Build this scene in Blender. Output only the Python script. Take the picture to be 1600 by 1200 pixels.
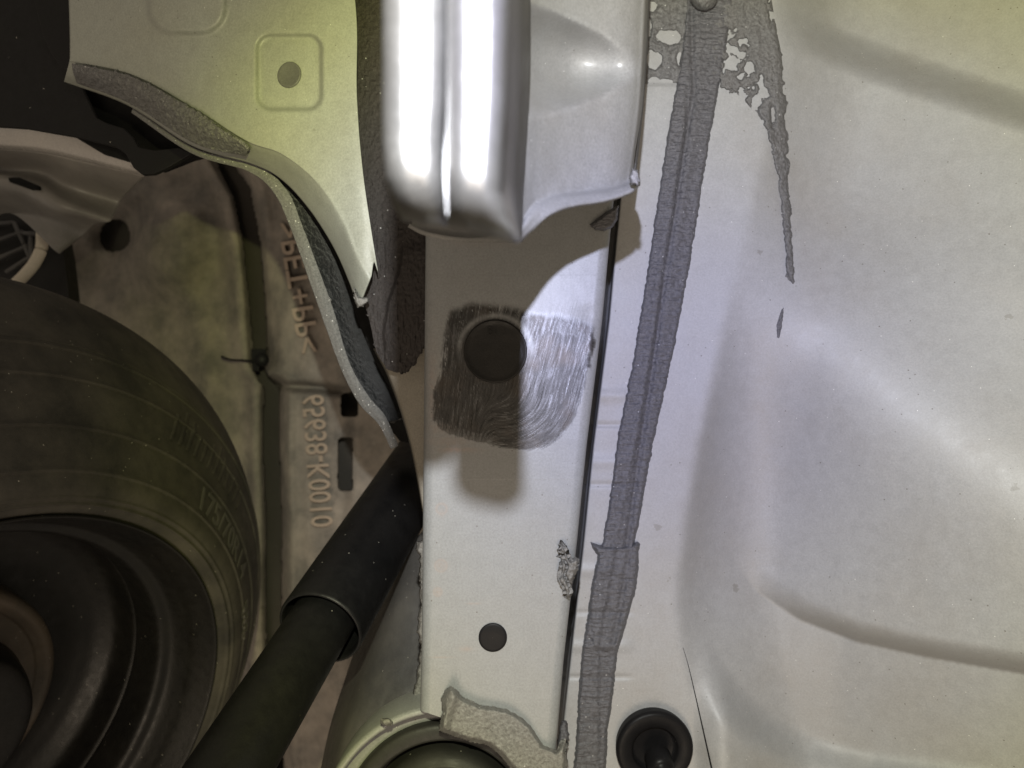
import bpy, bmesh, math, random
import numpy as np

# ------------------------------------------------------------------ camera, world, lamp
for o in list(bpy.data.objects):
    bpy.data.objects.remove(o)
SC = bpy.context.scene
COL = SC.collection
F = 1155.0                                   # focal length in photo pixels (1600 wide)

cam_d = bpy.data.cameras.new('camera')
cam_d.sensor_fit = 'HORIZONTAL'
cam_d.sensor_width = 36.0
cam_d.lens = F / 1600.0 * 36.0
cam_d.clip_start = 0.005
cam_d.clip_end = 50.0
cam_d.dof.use_dof = True
cam_d.dof.focus_distance = 0.36
cam_d.dof.aperture_fstop = 11.5
cam = bpy.data.objects.new('camera', cam_d)
COL.objects.link(cam)
cam.location = (0, 0, 0)
cam.rotation_euler = (math.radians(90), 0, 0)
SC.camera = cam

world = bpy.data.worlds.new('World')
SC.world = world
world.use_nodes = True
bg = world.node_tree.nodes['Background']
bg.inputs[0].default_value = (1.0, 0.85, 0.68, 1)       # warm, dim workshop light
bg.inputs[1].default_value = 0.225

# the hand torch beside the lens: cool core, yellow-green fringe at the rim of its beam
lamp_d = bpy.data.lights.new('torch', 'POINT')
lamp_d.energy = 7.6
lamp_d.shadow_soft_size = 0.0028
lamp_d.use_nodes = True
lamp = bpy.data.objects.new('torch', lamp_d)
COL.objects.link(lamp)
LAMP = np.array([-0.0015, 0.0, 0.070])
lamp.location = LAMP
_aim = np.array([(1040 - 800) / F * .37, .37, (600 - 560) / F * .37]) - LAMP
_aim = _aim / np.linalg.norm(_aim)
lnt = lamp_d.node_tree
lnt.nodes.clear()
l_out = lnt.nodes.new('ShaderNodeOutputLight')
l_em = lnt.nodes.new('ShaderNodeEmission')
l_tc = lnt.nodes.new('ShaderNodeTexCoord')
l_dot = lnt.nodes.new('ShaderNodeVectorMath'); l_dot.operation = 'DOT_PRODUCT'
l_dot.inputs[1].default_value = tuple(_aim)
l_acos = lnt.nodes.new('ShaderNodeMath'); l_acos.operation = 'ARCCOSINE'
l_ramp = lnt.nodes.new('ShaderNodeValToRGB')
lnt.links.new(l_tc.outputs['Normal'], l_dot.inputs[0])
lnt.links.new(l_dot.outputs['Value'], l_acos.inputs[0])
lnt.links.new(l_acos.outputs[0], l_ramp.inputs[0])
lnt.links.new(l_ramp.outputs[0], l_em.inputs[0])
lnt.links.new(l_em.outputs[0], l_out.inputs[0])
cr_ = l_ramp.color_ramp
cr_.interpolation = 'B_SPLINE'
stops = [(0.0, (.64, .67, 1.0)), (0.17, (.68, .71, 1.0)), (0.31, (.92, .94, .98)), (0.46, (1.0, 1.0, .92)),
         (0.57, (1.0, 1.0, .40)), (0.65, (.62, .65, .20)), (0.73, (.22, .20, .14)), (0.90, (.10, .09, .085))]
while len(cr_.elements) < len(stops):
    cr_.elements.new(.5)
for e, (p, c) in zip(cr_.elements, stops):
    e.position = p
    e.color = (*c, 1)

# added warm fill light with no visible source, low behind the camera
fill_d = bpy.data.lights.new('fill_lamp', 'AREA')
fill_d.shape = 'DISK'; fill_d.size = 0.9
fill_d.energy = 10.0
fill_d.color = (1.0, .82, .62)
fill_ob = bpy.data.objects.new('fill_lamp', fill_d)
COL.objects.link(fill_ob)
fill_ob.location = (-.10, -1.30, -.95)
from mathutils import Vector
fill_ob.rotation_euler = (Vector((0, .4, 0)) - fill_ob.location).to_track_quat('-Z', 'Y').to_euler()

SC.view_settings.view_transform = 'Standard'
SC.view_settings.look = 'None'
SC.view_settings.gamma = 1.0
SC.view_settings.use_curve_mapping = False
SC.view_settings.exposure = 0.28
SC.render.engine = 'CYCLES'
SC.cycles.max_bounces = 6
SC.cycles.use_denoising = True

# ------------------------------------------------------------------ helpers
def P(px, py, d):
    """a point d metres in front of the lens plane, seen at photo pixel (px, py)"""
    px, py, d = np.broadcast_arrays(np.asarray(px, float), np.asarray(py, float), np.asarray(d, float))
    return np.stack([(px - 800) / F * d, d, (600 - py) / F * d], -1)

def s01(t):
    t = np.clip(t, 0, 1)
    return t * t * (3 - 2 * t)

def sint(x, xp, fp, w=60):
    x = np.asarray(x, float)
    return sum(c * np.interp(x + o * w, xp, fp) for o, c in ((-1, .1), (-.6, .2), (-.25, .2), (.25, .2), (.6, .2), (1, .1)))

def gs(t):
    return np.exp(-np.asarray(t, float) ** 2)

def softplus(x, w):
    return w * np.logaddexp(0, x / w)

def _hash(ix, iy, seed):
    n = (ix.astype(np.int64) * 374761393 + iy.astype(np.int64) * 668265263 + seed * 1442695041) & 0xFFFFFFFF
    n = ((n ^ (n >> 13)) * 1274126177) & 0xFFFFFFFF
    n = n ^ (n >> 16)
    return (n & 0xFFFF) / 65535.0

def vn(x, y, seed=0):
    x = np.asarray(x, float); y = np.asarray(y, float)
    ix = np.floor(x); iy = np.floor(y)
    fx = s01(x - ix); fy = s01(y - iy)
    a = _hash(ix, iy, seed); b = _hash(ix + 1, iy, seed)
    c = _hash(ix, iy + 1, seed); d = _hash(ix + 1, iy + 1, seed)
    return (a + (b - a) * fx) * (1 - fy) + (c + (d - c) * fx) * fy

def fbm(x, y, seed=0, oct=4):
    s = 0; amp = .5; tot = 0
    for k in range(oct):
        s = s + amp * vn(x * 2 ** k, y * 2 ** k, seed + k * 17)
        tot += amp; amp *= .5
    return s / tot * 2 - 1

def pdist(px, py, poly):
    """unsigned distance to an open polyline and the side (+ below / right of its direction)"""
    best = np.full(np.shape(px), 1e9); side = np.zeros(np.shape(px))
    for (x0, y0), (x1, y1) in zip(poly[:-1], poly[1:]):
        dx, dy = x1 - x0, y1 - y0
        L = dx * dx + dy * dy
        t = np.clip(((px - x0) * dx + (py - y0) * dy) / L, 0, 1)
        d = np.hypot(px - x0 - t * dx, py - y0 - t * dy)
        cr = (dx * (py - y0) - dy * (px - x0))
        m = d < best
        best = np.where(m, d, best); side = np.where(m, np.sign(cr), side)
    return best, side

def psdf(px, py, poly):
    """signed distance to a closed polygon, negative inside"""
    best = np.full(np.shape(px), 1e9); ins = np.zeros(np.shape(px), bool)
    n = len(poly)
    for i in range(n):
        x0, y0 = poly[i]; x1, y1 = poly[(i + 1) % n]
        dx, dy = x1 - x0, y1 - y0
        L = dx * dx + dy * dy + 1e-9
        t = np.clip(((px - x0) * dx + (py - y0) * dy) / L, 0, 1)
        best = np.minimum(best, np.hypot(px - x0 - t * dx, py - y0 - t * dy))
        if abs(dy) > 1e-9:
            c = ((y0 > py) != (y1 > py)) & (px < (x1 - x0) * (py - y0) / dy + x0)
            ins ^= c
    return np.where(ins, -best, best)

def rrect(px, py, cx, cy, hx, hy, r):
    qx = np.abs(px - cx) - hx + r; qy = np.abs(py - cy) - hy + r
    return np.hypot(np.maximum(qx, 0), np.maximum(qy, 0)) + np.minimum(np.maximum(qx, qy), 0) - r

def crs(pts, n, closed=False):
    """Catmull-Rom through the points, n samples"""
    pts = np.asarray(pts, float)
    if len(pts) == 2 and not closed:
        t = np.linspace(0, 1, n)[:, None]
        return pts[0] * (1 - t) + pts[1] * t
    if closed:
        ext = np.vstack([pts[-1], pts, pts[0], pts[1]])
        m = len(pts)
    else:
        ext = np.vstack([2 * pts[0] - pts[1], pts, 2 * pts[-1] - pts[-2]])
        m = len(pts) - 1
    seg = np.linalg.norm(ext[2:2 + m] - ext[1:1 + m], axis=1) if ext.ndim == 2 else np.ones(m)
    cum = np.concatenate([[0], np.cumsum(seg + 1e-9)])
    s = np.linspace(0, cum[-1], n, endpoint=not closed)
    i = np.clip(np.searchsorted(cum, s, 'right') - 1, 0, m - 1)
    t = ((s - cum[i]) / (cum[i + 1] - cum[i]))[:, None]
    p0, p1, p2, p3 = ext[i], ext[i + 1], ext[i + 2], ext[i + 3]
    return .5 * ((2 * p1) + (-p0 + p2) * t + (2 * p0 - 5 * p1 + 4 * p2 - p3) * t ** 2 + (-p0 + 3 * p1 - 3 * p2 + p3) * t ** 3)

def mesh_obj(name, verts, faces, mat, parent=None, smooth=True):
    me = bpy.data.meshes.new(name)
    verts = np.asarray(verts, float).reshape(-1, 3)
    faces = np.asarray(faces) if not isinstance(faces, list) else faces
    if isinstance(faces, np.ndarray):
        k = faces.shape[1]; nf = len(faces)
        me.vertices.add(len(verts)); me.vertices.foreach_set('co', verts.ravel())
        me.loops.add(nf * k); me.loops.foreach_set('vertex_index', faces.ravel().astype(np.int32))
        me.polygons.add(nf)
        me.polygons.foreach_set('loop_start', np.arange(0, nf * k, k, dtype=np.int32))
        me.update(calc_edges=True)
        me.validate()
    else:
        me.from_pydata(verts.tolist(), [], faces)
    me.polygons.foreach_set('use_smooth', [smooth] * len(me.polygons))
    me.materials.append(mat)
    o = bpy.data.objects.new(name, me)
    COL.objects.link(o)
    if parent is not None:
        o.parent = parent
    return o

def grid_faces(nu, nv, cu=False, cv=False):
    I, J = np.meshgrid(np.arange(nu if cu else nu - 1), np.arange(nv if cv else nv - 1), indexing='ij')
    a = I * nv + J; b = ((I + 1) % nu) * nv + J
    c = ((I + 1) % nu) * nv + (J + 1) % nv; d = I * nv + (J + 1) % nv
    return np.stack([a, b, c, d], -1).reshape(-1, 4)

def grid_obj(name, pts, mat, parent=None, cu=False, cv=False, thick=0.0):
    nu, nv = pts.shape[:2]
    o = mesh_obj(name, pts.reshape(-1, 3), grid_faces(nu, nv, cu, cv), mat, parent)
    if thick:
        back(o, thick)
    return o

def back(o, thick):
    """real sheet thickness, grown away from the lens side"""
    m = o.modifiers.new('thickness', 'SOLIDIFY')
    n = np.zeros(3)
    pl = o.data.polygons
    for i in range(0, len(pl), max(1, len(pl) // 200)):
        n += np.array(pl[i].normal)
    m.thickness = thick
    m.offset = -1 if n[1] < 0 else 1

def loft_px(curves, nu, nv, relief=None):
    C = np.stack([crs(c, nv) for c in curves])                # K, nv, 3
    K = len(C)
    if K == 2:
        t = np.linspace(0, 1, nu)[:, None, None]
        G = C[0] * (1 - t) + C[1] * t
    else:
        w = np.linalg.norm((C[1:] - C[:-1]) * np.array([1, 1, 600.]), axis=2).mean(1) + 1e-6
        cum = np.concatenate([[0], np.cumsum(w)])
        ext = np.concatenate([[2 * C[0] - C[1]], C, [2 * C[-1] - C[-2]]])
        s = np.linspace(0, cum[-1], nu)
        i = np.clip(np.searchsorted(cum, s, 'right') - 1, 0, K - 2)
        t = ((s - cum[i]) / (cum[i + 1] - cum[i]))[:, None, None]
        p0, p1, p2, p3 = ext[i], ext[i + 1], ext[i + 2], ext[i + 3]
        G = .5 * ((2 * p1) + (-p0 + p2) * t + (2 * p0 - 5 * p1 + 4 * p2 - p3) * t ** 2 + (-p0 + 3 * p1 - 3 * p2 + p3) * t ** 3)
    if relief is not None:
        G = G.copy()
        G[..., 2] -= relief(G[..., 0], G[..., 1])
    return G

def loft(name, curves, nu, nv, mat, parent=None, relief=None, thick=0.0):
    G = loft_px(curves, nu, nv, relief)
    return grid_obj(name, P(G[..., 0], G[..., 1], G[..., 2]), mat, parent, thick=thick)

def patch(name, box, step, hfn, base, mat, parent=None, clip=False, thick=0.002):
    """a lump of material lying on a surface: its skin dips under the surface outside its outline"""
    xs = np.arange(box[0], box[2] + step, step); ys = np.arange(box[1], box[3] + step, step)
    X, Y = np.meshgrid(xs, ys, indexing='ij')
    H = hfn(X, Y)
    D = base(X, Y) - (np.maximum(H, 0) if clip else np.maximum(H, -.0012))
    nu, nv = X.shape
    fc = grid_faces(nu, nv)
    hf = H.ravel()[fc]
    fc = fc[(hf > 0).all(1)] if clip else fc[(hf > -.0011).any(1)]
    used = np.unique(fc)
    remap = np.full(nu * nv, -1); remap[used] = np.arange(len(used))
    V = P(X, Y, D).reshape(-1, 3)[used]
    o = mesh_obj(name, V, remap[fc], mat, parent)
    if clip:
        back(o, thick)
    return o

def lathe(name, prof, C, n, mat, parent=None, seg=96, close=False, a0=0.0, a1=2 * math.pi):
    """prof: (offset along n, radius); n a direction"""
    C = np.asarray(C, float); n = np.asarray(n, float); n = n / np.linalg.norm(n)
    u = np.cross(n, [0, 0, 1.0])
    if np.linalg.norm(u) < 1e-3:
        u = np.array([1.0, 0, 0])
    u /= np.linalg.norm(u); v = np.cross(n, u)
    full = abs(a1 - a0 - 2 * math.pi) < 1e-6
    th = np.linspace(a0, a1, seg, endpoint=not full)
    pr = np.asarray(prof, float)
    ring = np.cos(th)[:, None] * u + np.sin(th)[:, None] * v
    pts = C + pr[:, 0][:, None, None] * n + pr[:, 1][:, None, None] * ring[None]
    return grid_obj(name, pts, mat, parent, cv=full)

def tube(name, path, rad, mat, parent=None, seg=20, n=40, caps=True):
    path = crs(path, n)
    rad = np.interp(np.linspace(0, 1, n), np.linspace(0, 1, len(np.atleast_1d(rad))), np.atleast_1d(rad)) if np.ndim(rad) else np.full(n, rad)
    T = np.gradient(path, axis=0); T /= np.linalg.norm(T, axis=1)[:, None]
    up = np.array([0.13, 0.2, 0.97])
    U = np.cross(T, up); U /= np.linalg.norm(U, axis=1)[:, None]
    V = np.cross(T, U)
    th = np.linspace(0, 2 * math.pi, seg, endpoint=False)
    pts = path[:, None] + rad[:, None, None] * (np.cos(th)[None, :, None] * U[:, None] + np.sin(th)[None, :, None] * V[:, None])
    if caps:
        pts = np.concatenate([path[:1, None] + 0 * pts[:1], pts, path[-1:, None] + 0 * pts[-1:]])
    return grid_obj(name, pts, mat, parent, cv=True)

def plate(name, poly, dfn, thick, mat, parent=None, bevel=0.0006, smooth_n=0):
    if smooth_n:
        poly = crs(poly, smooth_n, closed=True)
    poly = np.asarray(poly, float)
    d = dfn(poly[:, 0], poly[:, 1]) if callable(dfn) else np.full(len(poly), dfn)
    fr = P(poly[:, 0], poly[:, 1], d); bk = fr + np.array([0, thick, 0])
    n = len(poly)
    faces = [list(range(n)), list(range(2 * n - 1, n - 1, -1))]
    faces += [[i, n + i, n + (i + 1) % n, (i + 1) % n] for i in range(n)]
    o = mesh_obj(name, np.vstack([fr, bk]), faces, mat, parent, smooth=False)
    if bevel:
        b = o.modifiers.new('edge', 'BEVEL'); b.width = bevel; b.segments = 2; b.limit_method = 'ANGLE'
    return o

def solid(name, outline, rings, mat, parent=None, n=160, cen=None):
    """a closed lump: rings are (inset in pixels, depth); the last ring is filled"""
    O = crs(outline, n, closed=True)
    cen = O.mean(0) if cen is None else np.asarray(cen, float)
    T = np.roll(O, -1, 0) - np.roll(O, 1, 0); T /= np.linalg.norm(T, axis=1)[:, None]
    N = np.stack([-T[:, 1], T[:, 0]], 1)
    if ((cen - O) * N).sum() < 0:
        N = -N
    L = []
    for ins, d in rings:
        Q = O + N * min(ins, 16) + (cen - O) * max(0, ins - 16) / 100.0
        L.append(P(Q[:, 0], Q[:, 1], d))
    pts = np.stack(L)
    V = pts.reshape(-1, 3)
    fc = grid_faces(len(rings), n, cv=True).tolist()
    k = (len(rings) - 1) * n
    fc.append(list(range(k, k + n)))
    return mesh_obj(name, V, fc, mat, parent)

def thing(name, label, cat, at=(0, 0, 0), group=None):
    o = bpy.data.objects.new(name, None)
    o.empty_display_size = .01
    COL.objects.link(o)
    o['label'] = label; o['category'] = cat
    if group: o['group'] = group
    return o

def tag(o, label, cat, group=None):
    o['label'] = label; o['category'] = cat
    if group: o['group'] = group
    return o

def attr(o, name, arr):
    a = o.data.attributes.new(name, 'FLOAT', 'POINT')
    a.data.foreach_set('value', np.asarray(arr, np.float32).ravel())

def text_mesh(txt, extrude=.1, bevel=0.0, bold=0.0):
    cu = bpy.data.curves.new('lettering', 'FONT')
    cu.body = txt; cu.size = 1.0; cu.extrude = extrude; cu.resolution_u = 3; cu.offset = bold
    cu.bevel_depth = bevel
    t = bpy.data.objects.new('lettering', cu)
    COL.objects.link(t)
    bpy.context.view_layer.update()
    me = bpy.data.meshes.new_from_object(t.evaluated_get(bpy.context.evaluated_depsgraph_get()))
    co = np.zeros(len(me.vertices) * 3); me.vertices.foreach_get('co', co)
    fc = [list(p.vertices) for p in me.polygons]
    bpy.data.objects.remove(t); bpy.data.meshes.remove(me)
    return co.reshape(-1, 3), fc

# ------------------------------------------------------------------ materials
class M:
    def __init__(s, name):
        s.m = bpy.data.materials.new(name); s.m.use_nodes = True
        s.nt = s.m.node_tree; s.b = s.nt.nodes['Principled BSDF']
        s.tc = s.nt.nodes.new('ShaderNodeTexCoord')
    def n(s, t, **kw):
        x = s.nt.nodes.new(t)
        for k, v in kw.items():
            setattr(x, k, v)
        return x
    def l(s, a, b):
        s.nt.links.new(a, b)
    def noise(s, scale, detail=3, rough=.55, stretch=None):
        x = s.n('ShaderNodeTexNoise'); x.inputs['Scale'].default_value = scale
        x.inputs['Detail'].default_value = detail; x.inputs['Roughness'].default_value = rough
        if stretch:
            mp = s.n('ShaderNodeMapping'); mp.inputs['Scale'].default_value = stretch
            s.l(s.tc.outputs['Object'], mp.inputs[0]); s.l(mp.outputs[0], x.inputs['Vector'])
        else:
            s.l(s.tc.outputs['Object'], x.inputs['Vector'])
        return x.outputs['Fac']
    def ramp(s, f, *st):
        x = s.n('ShaderNodeValToRGB'); e = x.color_ramp.elements
        while len(e) < len(st): e.new(.5)
        for q, (p, c) in zip(e, st):
            q.position = p; q.color = (*c, 1) if len(c) == 3 else c
        s.l(f, x.inputs[0])
        return x.outputs[0]
    def mix(s, f, a, b, mode='MIX'):
        x = s.n('ShaderNodeMix', data_type='RGBA', blend_type=mode)
        for i, q in ((0, f), (6, a), (7, b)):
            if hasattr(q, 'links'): s.l(q, x.inputs[i])
            else: x.inputs[i].default_value = q if i == 0 else (*q, 1)
        return x.outputs[2]
    def math(s, op, a, b=None, clamp=False):
        x = s.n('ShaderNodeMath', operation=op, use_clamp=clamp)
        for i, q in ((0, a), (1, b)):
            if q is None: continue
            if hasattr(q, 'links'): s.l(q, x.inputs[i])
            else: x.inputs[i].default_value = q
        return x.outputs[0]
    def attr(s, name):
        x = s.n('ShaderNodeAttribute'); x.attribute_name = name
        return x.outputs['Fac']
    def bump(s, h, strength=.3, dist=.0005, prev=None):
        x = s.n('ShaderNodeBump'); x.inputs['Strength'].default_value = strength
        x.inputs['Distance'].default_value = dist
        s.l(h, x.inputs['Height'])
        if prev is not None: s.l(prev, x.inputs['Normal'])
        return x.outputs[0]
    def specks(s, scale, size, amount):
        """small separate grains: 1 where a grain lies"""
        v = s.n('ShaderNodeTexVoronoi'); v.inputs['Scale'].default_value = scale
        s.l(s.tc.outputs['Object'], v.inputs['Vector'])
        near = s.math('LESS_THAN', v.outputs['Distance'], size)
        sep = s.n('ShaderNodeSeparateColor'); s.l(v.outputs['Color'], sep.inputs[0])
        pick = s.math('LESS_THAN', sep.outputs[0], amount)
        return s.math('MULTIPLY', near, pick)
    def set(s, **kw):
        for k, v in kw.items():
            k = {'base': 'Base Color', 'rough': 'Roughness', 'metal': 'Metallic', 'normal': 'Normal',
                 'spec': 'Specular IOR Level', 'coat': 'Coat Weight', 'coat_rough': 'Coat Roughness', 'sheen': 'Sheen Weight'}[k]
            i = s.b.inputs[k]
            if hasattr(v, 'links'): s.l(v, i)
            else: i.default_value = (*v, 1) if isinstance(v, tuple) else v
        return s

def paint(name, base, rough=.42, grime=.45, metal=.0, grain=.16):
    m = M(name)
    big = m.noise(14, 4, .6)
    fine = m.noise(1000, 3, .75)
    mid = m.noise(160, 5, .65)
    c = m.mix(m.math('MULTIPLY', m.ramp(big, (.42, (0, 0, 0)), (.75, (1, 1, 1))), grime), base, tuple(np.array(base) * np.array([.86, .80, .70])))
    g = m.ramp(fine, (.3, (1 - grain,) * 3), (.7, (1 + grain,) * 3))
    c = m.mix(1.0, c, g, 'MULTIPLY')
    g2 = m.ramp(mid, (.35, (.95, .95, .95)), (.65, (1.03, 1.03, 1.03)))
    c = m.mix(1.0, c, g2, 'MULTIPLY')
    sp = m.specks(420, .16, .035)
    c = m.mix(m.math('MULTIPLY', sp, .75), c, (.08, .07, .06))
    v = m.n('ShaderNodeTexVoronoi'); v.inputs['Scale'].default_value = 46
    wv = m.n('ShaderNodeVectorMath', operation='MULTIPLY_ADD')
    nzc = m.n('ShaderNodeTexNoise'); nzc.inputs['Scale'].default_value = 380
    m.l(m.tc.outputs['Object'], nzc.inputs['Vector'])
    m.l(nzc.outputs['Color'], wv.inputs[0]); wv.inputs[1].default_value = (.005, .005, .005); m.l(m.tc.outputs['Object'], wv.inputs[2])
    m.l(wv.outputs[0], v.inputs['Vector'])
    sepc = m.n('ShaderNodeSeparateColor'); m.l(v.outputs['Color'], sepc.inputs[0])
    smudge = m.math('MULTIPLY', m.math('LESS_THAN', v.outputs['Distance'], .11), m.math('LESS_THAN', sepc.outputs[1], .10))
    c = m.mix(m.math('MULTIPLY', smudge, .35), c, (.10, .09, .07))
    sp2 = m.specks(650, .13, .015)
    c = m.mix(m.math('MULTIPLY', sp2, .7), c, (.9, .9, .86))
    nb = m.bump(fine, .22, .0004)
    nb = m.bump(mid, .14, .0006, nb)
    m.set(base=c, rough=m.ramp(mid, (.3, (rough - .06,) * 3), (.7, (rough + .1,) * 3)), metal=metal, normal=nb, spec=.5, coat=.06, coat_rough=.4)
    return m

MAT = {}
MAT['paint'] = paint('silver_grey_paint', (.195, .201, .203)).m
MAT['paint_floor'] = paint('pale_floor_paint', (.265, .268, .272), rough=.5, grain=.10).m
_fm = paint('satin_flange_metal', (.20, .20, .20), rough=.33, metal=.75); MAT['flange_metal'] = _fm.m
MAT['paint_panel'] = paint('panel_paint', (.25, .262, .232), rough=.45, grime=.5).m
MAT['paint_bracket'] = paint('bracket_paint', (.20, .20, .197), rough=.36).m

def sealant(name, base, rough=.6, stretch=(400, 400, 700), amt=.5):
    m = M(name)
    a = m.noise(1.0, 3, .6, stretch); b = m.noise(650, 4, .75); c_ = m.noise(60, 3)
    col = m.mix(m.ramp(b, (.3, (0, 0, 0)), (.7, (1, 1, 1))), tuple(np.array(base) * .5), tuple(np.array(base) * 1.6))
    col = m.mix(m.math('MULTIPLY', c_, .35), col, tuple(np.array(base) * np.array([1.15, 1.0, .85])))
    sp = m.specks(520, .2, .05)
    col = m.mix(m.math('MULTIPLY', sp, .6), col, (.5, .5, .5))
    nb = m.bump(a, amt, .0012); nb = m.bump(b, .7, .0012, nb)
    m.set(base=col, rough=rough, normal=nb, spec=.5)
    return m.m
MAT['seal'] = sealant('grey_seam_sealant', (.082, .083, .092), .42, (160, 160, 900), .9)
MAT['seal_brown'] = sealant('brown_black_sealant', (.024, .0205, .020), .7, (900, 900, 160))
MAT['seal_pale'] = sealant('pale_grey_sealant', (.135, .134, .130), .5, (500, 500, 500), .25)
MAT['seal_grit'] = sealant('gritty_sealant', (.105, .106, .11), .5, (600, 600, 600), .7)

def plastic(name, base, rough=.5, dust=.0, dustc=(.3, .26, .21), speck=.03, bump=.15, spec=.5):
    m = M(name)
    big = m.noise(22, 5, .65); fine = m.noise(1100, 3, .7); mid = m.noise(140, 4)
    c = m.mix(m.ramp(fine, (.3, (0, 0, 0)), (.7, (1, 1, 1))), tuple(np.array(base) * .8), tuple(np.array(base) * 1.2))
    f = m.math('MULTIPLY', m.ramp(big, (.35, (0, 0, 0)), (.7, (1, 1, 1))), dust)
    c = m.mix(f, c, dustc)
    if speck:
        c = m.mix(m.math('MULTIPLY', m.specks(480, .15, speck), .7), c, (.55, .52, .46))
    nb = m.bump(fine, bump, .0003); nb = m.bump(mid, bump, .0007, nb)
    m.set(base=c, rough=m.ramp(mid, (.3, (rough - .08,) * 3), (.7, (rough + .1,) * 3)), normal=nb, spec=spec)
    return m.m
MAT['liner'] = plastic('dusty_liner_felt', (.14, .131, .118), .75, .9, (.35, .31, .265), .06, .6)
MAT['rubber'] = plastic('tyre_rubber', (.024, .0225, .020), .64, .7, (.085, .076, .063), .03, .4, spec=.35)
MAT['letter'] = plastic('tyre_letter_rubber', (.065, .062, .055), .6, .4, (.12, .11, .095), 0)
MAT['steel_black'] = plastic('black_wheel_steel', (.005, .0048, .0045), .45, .3, (.022, .019, .016), .02, .4, spec=.35)
MAT['rust'] = plastic('rusty_drum_iron', (.05, .04, .031), .6, .6, (.11, .08, .055), .05, .5)
MAT['damper'] = plastic('black_damper_paint', (.005, .005, .0058), .45, .25, (.022, .021, .0205), .02, .3, spec=.35)
MAT['black'] = plastic('black_plastic', (.006, .006, .0063), .55, .2, (.013, .0125, .0115), .02, .3, spec=.25)
MAT['plug'] = plastic('black_rubber_plug', (.006, .0058, .0065), .42, .15, (.016, .015, .013), .01, .08, spec=.12)
MAT['plug_worn'] = plastic('scuffed_rubber_plug', (.012, .0115, .011), .45, .6, (.030, .028, .025), .04, .35, spec=.18)
MAT['plug_grey'] = plastic('grey_rubber_plug', (.085, .085, .08), .5, .4, (.12, .12, .11), .05, .2)
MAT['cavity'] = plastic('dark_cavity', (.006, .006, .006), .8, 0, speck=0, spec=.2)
MAT['strut'] = plastic('dark_grey_plastic', (.06, .058, .058), .40, .6, (.14, .13, .115), .05, .3)
MAT['trim'] = plastic('grey_trim_plastic', (.42, .40, .38), .24, .5, (.52, .49, .45), .03, .15, spec=.9)
MAT['hose'] = plastic('pale_hose', (.62, .56, .46), .5, .3, (.5, .42, .32), 0)
MAT['rubber_seat'] = plastic('grey_black_rubber', (.012, .0118, .0115), .5, .45, (.034, .033, .030), .03, .25, spec=.25)

MAT['letter_dust'] = plastic('dusty_raised_letters', (.34, .275, .215), .8, .6, (.45, .375, .31), .03, .3)
MAT['trim_face'] = plastic('dusty_dark_trim', (.20, .188, .175), .36, .6, (.32, .30, .27), .03, .2)
MAT['return_shade'] = plastic('dark_brown_return_shade', (.050, .045, .038), .5, .4, (.08, .07, .058), .02, .2)  # near-black brown: shade on the bracket's return edge, put into its colour
MAT['flange'] = plastic('flange_shade_brown', (.20, .185, .155), .6, .5, (.16, .14, .115), .03, .2)  # brown tone puts the shade left of the rail into the flange colour

MAT['backing'] = plastic('liner_hole_shade', (.085, .078, .069), .8, .4, (.06, .054, .048), 0, .3, spec=.2)  # dark brown stands for shade inside the liner's channel and holes

def felt(name, base, hi, scale):
    m = M(name)
    a = m.noise(scale, 4, .75); v = m.specks(700, .24, .14); b = m.noise(50, 4, .7)
    c = m.mix(m.ramp(a, (.35, (0, 0, 0)), (.75, (1, 1, 1))), base, hi)
    c = m.mix(m.math('MULTIPLY', b, .4), c, tuple(np.array(base) * 1.4))
    c = m.mix(m.math('MULTIPLY', v, .5), c, tuple(np.array(hi) * 4.5))
    m.set(base=c, rough=.9, normal=m.bump(a, .8, .0012), spec=.3, sheen=.15)
    return m.m
MAT['foam'] = felt('black_fuzzy_foam', (.002, .0022, .0025), (.012, .013, .014), 700)
MAT['felt'] = felt('grey_felt_edge', (.08, .08, .077), (.22, .22, .215), 900)

# paint of the rail with the ground-bare patch (wear has its own attribute masks)
def rail_material():
    m = M('rail_paint_with_ground_patch')
    base = (.195, .201, .203)
    big = m.noise(16, 4, .6); fine = m.noise(1000, 3, .75); mid = m.noise(160, 5, .65)
    c = m.mix(m.math('MULTIPLY', m.ramp(big, (.42, (0, 0, 0)), (.75, (1, 1, 1))), .3), base, (.185, .175, .155))
    c = m.mix(1.0, c, m.ramp(fine, (.3, (.85,) * 3), (.7, (1.15,) * 3)), 'MULTIPLY')
    c = m.mix(1.0, c, m.ramp(mid, (.35, (.95,) * 3), (.65, (1.03,) * 3)), 'MULTIPLY')
    c = m.mix(m.attr('stain'), c, (.30, .20, .15))
    c = m.mix(m.math('MULTIPLY', m.specks(420, .16, .03), .75), c, (.08, .07, .06))
    st = m.attr('stroke'); bare = m.attr('bare')
    metal = m.ramp(st, (.0, (.012, .012, .011)), (.4, (.052, .051, .050)), (.75, (.135, .136, .14)), (1, (.42, .43, .45)))
    metal = m.mix(m.math('MULTIPLY', m.ramp(m.noise(70, 3), (.5, (0, 0, 0)), (.75, (1, 1, 1))), .10), metal, (.16, .11, .07))
    c = m.mix(bare, c, metal)
    nb = m.bump(fine, .1, .0002); nb = m.bump(mid, .12, .0006, nb); nb = m.bump(st, .25, .0003, nb)
    rg = m.n('ShaderNodeMapRange'); m.l(bare, rg.inputs[0]); rg.inputs[3].default_value = .42; rg.inputs[4].default_value = .46
    m.set(base=c, rough=rg.outputs[0], metal=m.math('MULTIPLY', bare, .92), normal=nb, spec=.45)
    return m.m
MAT['rail'] = rail_material()

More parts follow.
